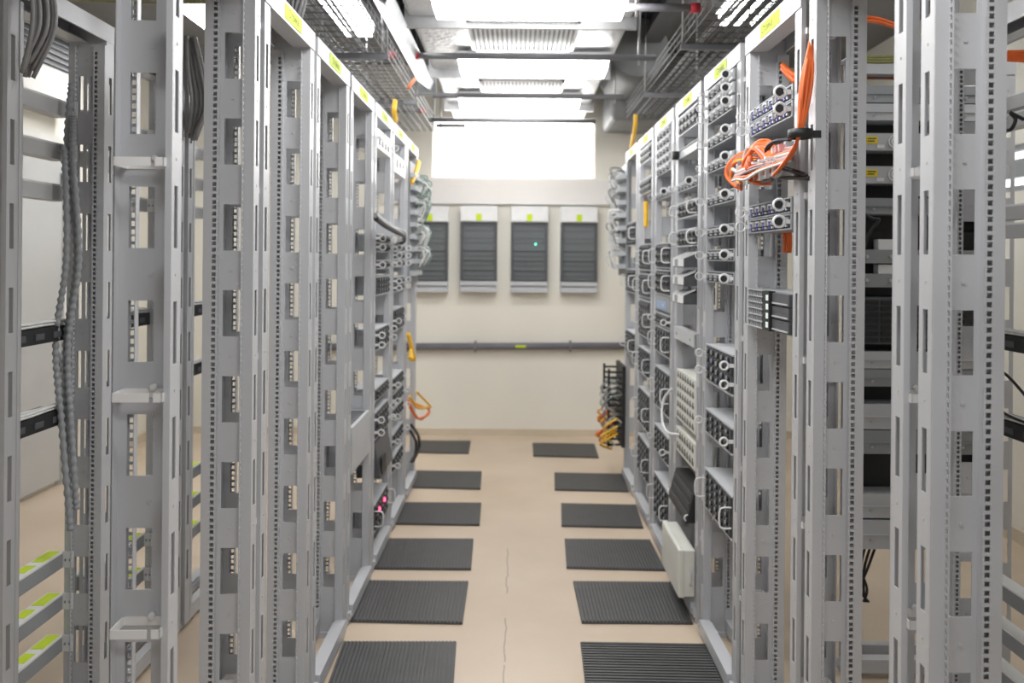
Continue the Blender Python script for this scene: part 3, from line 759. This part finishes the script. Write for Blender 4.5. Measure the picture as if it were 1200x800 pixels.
def drawer(h, mt='lgrey'):
    def f():
        t = thing('pull_out_unit', '', 'drawer'); w = .47
        MB().box(-w/2, w/2, .004, .112, 0, h-.004).build('case', mt, t)
        MB().box(-w/2-.002, w/2+.002, 0, .004, 0, h-.002).box(-w/2, w/2, -.005, 0, h*.46, h*.5).build('front', mt, t)
        for x in (-.20, -.12, .12, .20): MB().cyl((x,-.004,h*.3),(x,0,h*.3),.005,8).build('screw', 'steel', t)
        return t
    return f
GD = 'grey drawers behind the right row'
for z, h, m, w in ((2.02,.062,'mgrey','topmost'), (1.958,.060,'lgrey','second from top'), (1.628,.058,'mgrey','below the two yellow labelled servers'), (1.085,.062,'lgrey','just under the black vented unit'), (1.022,.062,'mgrey','second under the black vented unit'),
                   (.872,.09,'lgrey','third under the black vented unit'), (.785,.085,'mgrey','fourth under the black vented unit'), (.56,.085,'lgrey','second from the bottom'), (.45,.105,'lgrey','lowest')):
    put('r', 1, z, 'dr%d%s' % (h*1000, m), drawer(h, m), 'grey rack drawer behind right slotted posts, ' + w, GD)
t = thing('vented_unit', 'black vented unit at mid height behind the right slotted posts', 'unit', (1.455, 3.0, 1.17))
MB().box(-.235, .235, .004, .112, 0, .165).build('case', 'dgrey', t)
b = MB()
for c in range(8):
    for r in range(7): b.box(-.228+c*.058, -.180+c*.058, -.002, .004, .008+r*.022, .022+r*.022)
b.build('vents', 'black', t)
t = thing('bracket_plate', 'pair of pale bracket plates with bolts behind the right slotted posts', 'bracket', (1.455, 3.0, 1.37))
for z in (.0, .085): MB().box(-.235, .235, .02, .024, z, z+.048).build('plate', 'mgrey', t)
for k in range(6): MB().cyl((-.215+k*.085,.012,.024),(-.215+k*.085,.02,.024),.006,8).cyl((-.215+k*.085,.012,.108),(-.215+k*.085,.02,.108),.006,8).build('bolt', 'lgrey', t)
for x in (-.17, .05):
    for z in (.03, .12): MB().box(x, x+.05, .026, .07, z, z+.05).build('white_block', 'white', t)
MB().box(-.235,.235,.09,.10,-.03,.20).build('dark_backing', 'black', t)
strand_thing('power_cable', 'black cable looping beside the servers behind right slotted posts', 'cable', [[at(1009,248,2.96), at(1022,256,2.96), at(1030,258,2.96), at(1018,274,2.96), at(1010,300,2.96)]], .006, 'cblack')
strand_thing('power_cable', 'black cables dangling near the floor behind right slotted posts', 'cable', [[at(1014+6*k,640,3.25), at(1009+4*k,665,3.25), at(1016-4*k,690,3.25), at(1012+3*k,705,3.25)] for k in range(3)], .005, 'cblack')
strand_thing('fibre_bundle', 'orange fibres crossing level above the servers behind right slotted posts', 'cable bundle', [[at(1005,82+5*k,3.1), at(1030,82+5*k-k,3.1), at(1052,84+4*k,3.1)] for k in range(3)] + [[at(1012,20,2.9), at(1030,22,2.9), at(1052,30,2.9)], [at(1012,24,2.9), at(1030,26,2.9), at(1052,33,2.9)]], .006, 'orange')
strand_thing('fibre_bundle', 'orange fibres at the right edge above the pale crossbars', 'cable bundle', [[at(1164,60+3*k,2.25), at(1180,61+3*k,2.25), at(1215,60+4*k,2.25)] for k in range(4)], .005, 'orange')
strand_thing('power_cable', 'black cable coil hanging by the bright side window', 'cable', [[at(1178,138,2.28), at(1172,150,2.28), at(1184,152,2.28), at(1190,140,2.28), at(1184,132,2.28), at(1200,140,2.28)]], .005, 'cblack')
strand_thing('power_cable', 'black cable sagging under the upper patch panel at right edge', 'cable', [[at(1160,430,2.3), at(1175,436,2.3), at(1190,450,2.3), at(1215,480,2.3)], [at(1160,470,2.3), at(1180,486,2.3), at(1215,500,2.3)]], .004, 'cblack')

# ------------------------------------------------------------------ cables in the aisle rows
def P(px, py, X): # a point in a plane at lateral X
    x, y = px-605, py-303; th = .0087
    d = X/((x+y*th)/1000); return Vector((X, d, CAM_Z-(y-x*th)/1000*d))
ps = []
for k in range(9):
    a = (k-4)*.0014
    ps.append([at(952,38,2.19)+Vector((a*.2,0,0)), at(948+k*.3,62,2.14)+Vector((a*.5,0,0)), at(941+k*.9,100,2.12-.004*(k%3))+Vector((a,0,0)), at(938,150,2.12-.005*(k%2))+Vector((a*.9,0,0)), at(932-k,175+k,2.16), at(922-2*k,190+k*2,2.26)])
strand_thing('fibre_bundle', 'thick upright bundle of orange fibres beside the blue ported shelves', 'cable bundle', ps, .0042, 'orange')
t = thing('cable_tie', 'black strap tied round the upright orange fibre bundle', 'strap', at(938,157,2.11))
MB().ring((0,0,0), (0,0,1), .030, .024, .022, 16).box(.026,.05,-.004,.004,-.009,.009).build('strap', 'black', t)
ps = []
for k in range(10):
    ps.append([at(915-k*1.0,184+k*2.2,2.36), at(902-k*2,166+k*1.2+random.uniform(-2,4),2.42), at(886-k,168+k*2,2.46), at(880-k*.6,184+k*1.5,2.45), at(890,196+k*1.6,2.46), at(906-k,204+k*.8,2.44)])
strand_thing('fibre_bundle', 'orange fibre tangle spread across the grey patch tray', 'cable bundle', ps, .0042, ['orange','orange','orange','pink'])
ps = []
for k in range(6):
    ps.append([at(888+k,176+k*3,2.52), at(868-k,180+k*2,2.56), at(854+k*.7,192+k*2,2.58), at(851+k,206+k,2.58), at(860+k,217-k,2.55), at(869,222-k*1.5,2.52)])
strand_thing('fibre_bundle', 'orange fibre loop bulging out left of the patch tray', 'cable bundle', ps, .005, ['orange','orange','cgrey','orange','yellow','orange'])
ps = []
for k in range(9):
    ps.append([at(934-k,172+2*k,2.2), at(915-3*k,176+3*k,2.34), at(898-3*k,184+3*k+random.uniform(-5,5),2.42), at(880-2*k,190+2.5*k,2.48), at(866-k,196+2*k,2.53)])
strand_thing('patch_cable', 'pink and pale cables lying across the middle of orange tangle', 'cable bundle', ps, .004, ['pink','cgrey','orange','cwhite','cgrey'])
ps = []
for k in range(7):
    ps.append([at(912-k*1.5,176+k*2,2.36), at(893-k,164+k*1.5,2.46), at(878-k*1.2,178+k*2,2.50), at(881-k,198+k*1.5,2.50), at(893-k,208+k*1.2,2.47), at(904,212+k*.5,2.44)])
strand_thing('fibre_bundle', 'orange fibre loops hanging over the front edge of the patch tray', 'cable bundle', ps, .0046, 'orange')
t = thing('cable_comb', 'row of white cable clips in front of the grey patch tray', 'cable clips', (XR-.045, rightc[2], 1.70), ROTR)
MB().box(-.20, .20, .0, .005, -.01, .0).box(-.02, .02, .0, .045, -.01, -.004).build('bar', 'lgrey', t)
for k in range(7):
    MB().box(-.185+k*.062, -.172+k*.062, -.006, .004, -.012, .040).box(-.185+k*.062, -.172+k*.062, -.026, -.006, .034, .040).build('clip', 'white', t)
strand_thing('patch_cable', 'dark grey cables curving from orange tangle to the slotted post', 'cable', [[at(926,164,2.3), at(908,166,2.36), at(898,176,2.4), at(905,192,2.38), at(925,199,2.28), at(948,206,2.16)], [at(915,209,2.36), at(930,208,2.25), at(949,209,2.15)]], .0065, 'cblack')
strand_thing('patch_cable', 'pale grey cables looped across the front of orange tangle', 'cable', [[at(858,198,2.55), at(872,207,2.52), at(890,211,2.47), at(912,205,2.38), at(920,199,2.34)], [at(866,188,2.53), at(870,200,2.53), at(884,213,2.5), at(905,210,2.4)], [at(876,172,2.5), at(872,186,2.52), at(878,200,2.5)]], .006, ['cwhite','cgrey','cwhite'])
strand_thing('fibre_bundle', 'orange fibres seen inside the rack behind blue ported shelves', 'cable bundle', [[at(917,76,2.62), at(925,84,2.58), at(934,90,2.56)], [at(917,80,2.62), at(924,88,2.58), at(932,96,2.56)], [at(920,270,2.6), at(921,285,2.6), at(920,296,2.6)], [at(924,268,2.58), at(925,283,2.58), at(924,296,2.58)]], .009, 'orange')
# black cable bundle in the left row
ps = []
for k in range(6):
    dz = .008*(k % 3); dx = .010*(k//3)
    A = [P(440,255+k*.5,-.60+dx), P(452,263+k*.8,-.59+dx), P(464,270+k*.7,-.585+dx), P(473,274+k,-.60+dx), P(473.5,280+k,-.62+dx), P(466,285+k*.6,-.655)]
    ps.append([q+Vector((0,0,dz)) for q in A])
strand_thing('cable_loom', 'black cable bundle jutting from the left row near the back', 'cable bundle', ps, .009, ['cblack','cblack','cgrey'])
# distribution frames at the ends
def fan(label, base, n, dirs, L, r, mt, group=None):
    ps = []
    for k in range(n):
        b0 = Vector(base)+Vector((0,random.uniform(-.12,.12),random.uniform(-.03,.03))); dv = Vector(dirs)+Vector((random.uniform(-.3,.3)*.5,random.uniform(-.4,.4),random.uniform(-.35,.25)))
        dv.normalize(); e_ = b0+dv*L*random.uniform(.7,1.1)
        ps.append([b0, b0+dv*L*.4+Vector((0,0,.02)), e_, e_+Vector((-dv.x*.03,0,-.05-random.uniform(0,.05)))])
    return strand_thing('cable_fan', label, 'cable bundle', ps, r, mt, group)
for k, (z, n) in enumerate(((2.02,16),(1.90,14),(1.75,12),(1.60,10),(1.50,6))):
    fan('fan of loose white cables at the far right rack end, %s of five' % ['topmost','second','third','fourth','lowest'][k], (XR-.01, 5.85, z), n, (-1,0,.1), .10, .006, ['cwhite','cwhite','cgrey'], 'white cable fans at the right row end')
for k, (z, n) in enumerate(((1.93,10),(1.80,12),(1.62,16),(1.50,12))):
    fan('fan of loose pale cables at the far left rack end, %s of four' % ['topmost','second','third','lowest'][k], (XL+.005, 5.42, z), n, (1,0,.1), .10, .0055, ['cgreen','cwhite','cgreen'] if k < 2 else ['cwhite','cwhite','cgreen'], 'pale cable fans at the left row end')
t = thing('termination_block', 'row of pale termination blocks with cables at far right rack end', 'block', (XR-.012, 5.86, 1.4))
for k in range(8): MB().box(-.05, .012, -.20, .20, k*.085, k*.085+.030).build('block', 'lgrey', t)
MB().box(.002,.014,-.22,.22,-.05,.7).build('back_plate', 'mgrey', t)
t = thing('termination_block', 'stack of pale termination blocks at far left rack end', 'block', (XL+.01, 5.40, 1.35))
for k in range(9): MB().box(-.012, .03, -.2, .2, k*.075, k*.075+.028).build('block', 'lgrey', t)
MB().box(-.014,-.002,-.22,.22,-.05,.7).build('back_plate', 'mgrey', t)
b = thing('cable_ladder', 'black toothed ladder threaded with cables at far right rack end', 'cable ladder', (XR-.015, 5.85, .0))
m = MB()
for k in range(14): m.box(-.10, .0, -.16, -.145, .22+k*.037+.0, .232+k*.037); m.box(-.10, .0, .145, .16, .22+k*.037, .232+k*.037)
m.box(-.104,-.09,-.16,-.145,.21,.73); m.box(-.104,-.09,.145,.16,.21,.73); m.box(-.01,.012,-.18,.18,.21,.75); m.build('comb_rails', 'black', b)
ps = []
for k in range(22):
    y = 5.85+random.uniform(-.17,.1); z = random.uniform(.30,.66); x0 = XR-.02
    ps.append([(x0, y, z), (x0-.07, y-.02, z+random.uniform(-.03,.05)), (x0-.11-random.uniform(0,.02), y+random.uniform(-.05,.05), z-.06), (x0-.05, y+random.uniform(-.1,.1), z-.12)])
strand_thing('wire_tangle', 'tangle of white and green wires in the black cable ladder', 'wires', ps, .005, ['cwhite','cgreen','cwhite','cgrey'])
ps = []
for k in range(16):
    y = 5.82+random.uniform(-.2,.15); z = random.uniform(.24,.42); x0 = XR-.06
    ps.append([(x0, y, z+.05), (x0-.06, y-.02, z+.02), (x0-.085-random.uniform(0,.03), y, z-.02), (x0-.03, y+.05, z-.06)])
strand_thing('wire_tangle', 'orange and yellow wire ends below the black cable ladder', 'wires', ps, .0065, ['orange','yellow','yellow'])
yl = lambda label, pts, r=.01, mt='yellow': strand_thing('fibre_bundle', label, 'cable bundle', pts, r, mt)
yl('yellow strap slanting at the top of the far left racks', [[P(490,188,-.63), P(487,200,-.63), P(482,214,-.64)], [P(492,190,-.62), P(489,201,-.62), P(483,215,-.63)]], .009)
yl('yellow fibre funnel halfway down the far left rack end', [[P(478,390,-.66), P(482,405,-.64), P(480,420,-.63)], [P(479,391,-.65), P(483,408,-.63), P(486,422,-.62)], [P(478,392,-.66), P(482,408,-.64), P(483,422,-.62)]], .011)
yl('orange and yellow fibre loops low on far left rack end', [[P(478,468,-.65), P(482,480,-.63), P(490,490,-.61), P(502,485,-.60), P(501,478,-.61), P(488,476,-.63)], [P(480,472,-.65), P(485,484,-.63), P(494,491,-.61), P(503,482,-.60)],
   [P(488,459,-.64), P(497,468,-.62), P(505,477,-.60), P(495,476,-.62), P(482,470,-.65)], [P(480,464,-.65), P(490,478,-.62), P(504,476,-.60)]], .008, ['orange','orange','yellow','yellow'])
strand_thing('power_cable', 'black cable hanging in a bow at the far left rack foot', 'cable', [[P(482,498,-.65), P(490,510,-.63), P(491,525,-.63), P(484,540,-.65)], [P(481,505,-.65), P(487,516,-.63), P(487,530,-.63), P(482,541,-.65)]], .010, 'cblack')
strand_thing('white_loop', 'white cable loop hanging on the rack behind ivory box', 'cable', [[P(787,455,.73), P(777,470,.70), P(776,492,.69), P(782,506,.70), P(795,509,.72)]], .006, 'white')
strand_thing('fibre_bundle', 'orange strip hanging inside a far right rack', 'cable bundle', [[P(757,236,.75), P(757,250,.75), P(757,266,.75)]], .014, 'yellow')

# ------------------------------------------------------------------ ceiling: foil duct, lights, grilles, struts, trays
HZ = CAM_Z+1.10
t = thing('foil_duct', 'long silver foil wrapped air duct under the ceiling above the aisle', 'air duct', (.01, 0, HZ+.04))
segs = [(1.2,2.92),(2.92,4.05),(4.05,5.17),(5.17,6.3),(6.3,7.0)]
for a, c in segs:
    b = MB(); n = 6; w = .53
    b.hexa([(-w,a+.01,0),(w,a+.01,0),(w,c-.01,0),(-w,c-.01,0),(-w-.02,a+.01,.32),(w+.02,a+.01,.32),(w+.02,c-.01,.32),(-w-.02,c-.01,.32)])
    b.build('duct_section', 'foil', t, bevel=.02)
for y in (2.92,4.05,5.17,6.3): MB().box(-.55,.55,y-.012,y+.012,-.05,.33).build('flange', 'steel', t)
def lamp(label, x, y, z, L=.88, w=.24, along='x', group='lit ceiling lamps'):
    t = thing('ceiling_lamp', label, 'lamp', (x, y, z), 0 if along == 'x' else PI/2, group)
    MB().box(-L/2-.01, L/2+.01, -w/2-.008, w/2+.008, .075, .095).build('housing', 'white', t)
    b = MB(); b.hexa([(-L/2+.012,-w/2+.012,0),(L/2-.012,-w/2+.012,0),(L/2-.012,w/2-.012,0),(-L/2+.012,w/2-.012,0),(-L/2,-w/2,.075),(L/2,-w/2,.075),(L/2,w/2,.075),(-L/2,w/2,.075)])
    b.build('diffuser', 'lamp', t, 'glowing white diffuser', bevel=.006)
    return t
lamp('lit lamp under the foil duct, nearest of three in view', .045, 3.57, HZ-.075, .815)
lamp('lit lamp under the foil duct, middle of three in view', .085, 4.74, HZ-.075, .825)
lamp('lit lamp under the foil duct, farthest of three, before back wall', .012, 5.87, HZ-.075, .83)
lamp('lit lamp above the racks behind the left row', -1.56, 4.2, 2.62, .8, .12, 'y')
lamp('lit lamp glimpsed through wire tray above the left row', -1.02, 4.7, 2.86, 1.5, .2, 'y')
lamp('lit lamp glimpsed through wire tray above the right row', 1.30, 4.85, 2.86, .5, .22, 'y')
def grille(label, y, l=.19):
    t = thing('vent_grille', label, 'vent grille', (.025, y, HZ+.026), 0, 'air grilles on the foil duct')
    w = .27
    b = MB(); b.box(-w,w,-l,-l+.02,-.014,.012); b.box(-w,w,l-.02,l,-.014,.012); b.box(-w,-w+.02,-l,l,-.014,.012); b.box(w-.02,w,-l,l,-.014,.012); b.build('frame', 'white', t)
    MB().box(-w+.02,w-.02,-l+.02,l-.02,.004,.008).build('dark_throat', 'mgrey', t)
    b = MB()
    for k in range(21): b.box(-w+.030+k*.0235, -w+.042+k*.0235, -l+.02, l-.02, -.012, .002)
    b.build('blades', 'white', t)
grille('white slatted air grille between nearest and middle duct lamps', 4.295, .295)
grille('white slatted air grille between middle and farthest duct lamps', 5.54)
def strut(label, x0, x1, y, z, caps=(), rods=()):
    t = thing('ceiling_strut', label, 'strut', ((x0+x1)/2, y, z), 0, 'grey ceiling struts'); c = (x0+x1)/2
    MB().cyl((x0-c,0,0),(x1-c,0,0),.017,12).build('bar', 'tube', t)
    for x in caps: MB().cyl((x-c-.02,0,0),(x-c+.02,0,0),.021,12).build('end_cap', 'red', t, 'red end cap')
    for x in rods: MB().cyl((x-c,0,-.04),(x-c,0,CEIL-z),.006,8).build('hanger_rod', 'steel', t)
ZS = HZ-.03
strut('grey strut crossing under the duct with a red left end cap', -.545, .73, 4.52, ZS, (-.545,), (.64,))
strut('grey strut crossing under the duct, second from the camera', -.56, .70, 5.62, ZS, (), (.64,))
strut('grey strut crossing under the duct, third from the camera', -.66, .58, 6.34, ZS-.045, (), (-.62,))
strut('short grey strut closest to the back wall', -.66, -.42, 6.90, ZS, (), (-.62,))
strut('grey strut over right tray with a red cap on its right end', .44, .76, 3.62, ZS, (.75,), (.5,))
strut('grey strut over left wire tray with red cap on its right end', -1.25, -.66, 4.52, ZS, (-.665,), (-.72,))
strut('grey strut over left wire tray ending near the back wall', -1.3, -.68, 6.2, ZS, (-.69,), (-.75,))
def tray(label, x0, x1, y0, y1, z, h=.11):
    t = thing('wire_tray', label, 'cable tray', ((x0+x1)/2, 0, z), 0, 'wire basket trays'); c = (x0+x1)/2; a, b_ = x0-c, x1-c
    m = MB(); r = .0032
    n = 6
    for k in range(n+1): m.tube([(a+(b_-a)*k/n, y0, 0),(a+(b_-a)*k/n, y1, 0)], r, 5)
    for zz in (.04,.075,h):
        for x in (a, b_): m.tube([(x,y0,zz),(x,y1,zz)], r*1.2, 5)
    y = y0
    while y < y1: m.tube([(a,y,h),(a,y,0),(b_,y,0),(b_,y,h)], r, 5, smooth=False); y += .095
    m.build('wire_mesh', 'wire', t)
    for y in (y0+.9, y0+2.1, y0+3.3):
        for x in (a-.01, b_+.01): MB().cyl((x,y,0),(x,y,CEIL-z),.005,6).build('hanger_rod', 'steel', t)
        MB().box(a-.02, b_+.02, y-.015, y+.015, -.03, -.004).build('support_bar', 'tube', t)
tray('wire basket tray running above the left row of racks', -.93, -.64, 2.0, 6.6, 2.44)
tray('wire basket tray running above the right row of racks', .80, 1.10, 2.0, 6.25, 2.50)
def tray_cables(label, xs, y0, y1, z, mt, r=.008):
    ps = []
    for k, x in enumerate(xs): ps.append([(x+random.uniform(-.01,.01), y0+(y1-y0)*q/6, z+.012+.012*(k % 2)+random.uniform(0,.004)) for q in range(7)])
    return strand_thing('cable_loom', label, 'cable bundle', ps, r, mt)
tray_cables('grey cables lying along the wire tray above the left row', [-.90+.028*k for k in range(7)], 2.0, 6.5, 2.443, ['cgrey','cgrey','mgrey'], .007)
tray_cables('grey cables lying along the wire tray above the right row', [.88+.03*k for k in range(7)], 2.0, 6.2, 2.503, ['cgrey','mgrey','cgrey'], .007)
loom('grey cable loom dropping from the left wire tray behind a rack header', (-.72,2.75,2.56), (-.725,2.74,2.20), 12, .022, .006, 'cgrey', .01)
t = thing('batten_lamp', 'slim white lamp running lengthwise beside the left wire tray', 'lamp', (-.575, 4.6, 2.50))
MB().hexa([(-.04,-1.1,.05),(.03,-1.1,.0),(.03,.75,.0),(-.04,.75,.05),(-.04,-1.1,.09),(.05,-1.1,.06),(.05,.75,.06),(-.04,.75,.09)]).build('housing', 'steel', t)
MB().hexa([(-.036,-1.05,.042),(.028,-1.05,-.006),(.028,.62,-.006),(-.036,.62,.042),(-.036,-1.05,.050),(.028,-1.05,.002),(.028,.62,.002),(-.036,.62,.050)]).build('tube_cover', 'glow2', t)
MB().box(-.05,.06,.75,.82,-.01,.10).build('end_box', 'mgrey', t)
yl('orange cable on the end of slim lamp beside the left tray', [[P(487,92,-.585), P(482,98,-.585), P(478,104,-.60)]], .009, 'orange')
yl('yellow cable dropping from ceiling to the far right racks', [[P(745,134,.76), P(744,150,.76), P(740,172,.77)]], .014)
yl('yellow cable dropping from ceiling to the far left racks', [[P(463,118,-.70), P(462,130,-.70), P(464,142,-.70)]], .014)
t = thing('ceiling_beam', 'dark steel beam running beside the foil duct on its right', 'beam', (.86, 0, 2.86))
MB().box(-.06,.06,1.5,7.0,.0,.012).box(-.008,.008,1.5,7.0,.012,.17).box(-.06,.06,1.5,7.0,.17,.185).build('beam', 'beam', t)
t = thing('ventilation_duct', 'dull grey ventilation duct right of the foil duct by the back wall', 'air duct', (.62, 6.0, 2.50))
MB().box(.08,.95,.35,1.04,.0,.5).build('box_section', 'duct', t, bevel=.03)
MB().tube([(.17,.40,.33),(.17,-.2,.33),(.16,-.5,.33)], .19, 20).build('round_section', 'duct', t)
t = thing('ceiling_beam', 'dark steel beam running beside the foil duct on its left', 'beam', (-.70, 0, 2.80))
MB().box(-.06,.06,1.5,6.3,.0,.012).box(-.008,.008,1.5,6.3,.012,.2).box(-.06,.06,1.5,6.3,.2,.215).build('beam', 'beam', t)

# ------------------------------------------------------------------ lights, world, camera
def area(name, loc, sx, sy, power, color=(1,.985,.965), rot=(0,0,0)):
    l = bpy.data.lights.new(name, 'AREA'); l.shape = 'RECTANGLE'; l.size = sx; l.size_y = sy; l.energy = power; l.color = color
    o = bpy.data.objects.new(name, l); COL.objects.link(o); o.location = loc; o.rotation_euler = rot
    return o
area('aisle_light', (.05, 2.3, HZ-.08), .88, .23, 14)
area('aisle_light', (.15, 1.07, HZ-.08), .88, .23, 12)
area('aisle_light', (.55, -.2, HZ-.08), .88, .23, 14)
area('side_aisle_light', (-2.15, 5.4, 2.75), .9, .3, 12)
for y in (2.6, 5.2): area('side_aisle_light', (2.05, y, 2.75), .9, .3, 6)
w = bpy.data.worlds.new('world'); SC.world = w; w.use_nodes = True
bg = w.node_tree.nodes['Background']; bg.inputs['Color'].default_value = (.95,.97,1,1); bg.inputs['Strength'].default_value = .19

cam = bpy.data.cameras.new('camera'); co = bpy.data.objects.new('camera', cam); COL.objects.link(co)
cam.sensor_width = 36; cam.lens = 30; cam.shift_x = -5/1200; cam.shift_y = -97/1200
cam.clip_start = .05
co.location = (0, 0, CAM_Z)
co.rotation_euler = (Matrix.Rotation(PI/2, 3, 'X') @ Matrix.Rotation(.0087, 3, 'Z')).to_euler()
cam.dof.use_dof = True; cam.dof.focus_distance = 2.1; cam.dof.aperture_fstop = 3.5
SC.camera = co
SC.view_settings.view_transform = 'Standard'; SC.view_settings.look = 'None'; SC.view_settings.exposure = 0.24
SC.cycles.use_denoising = True
SC.cycles.max_bounces = 8
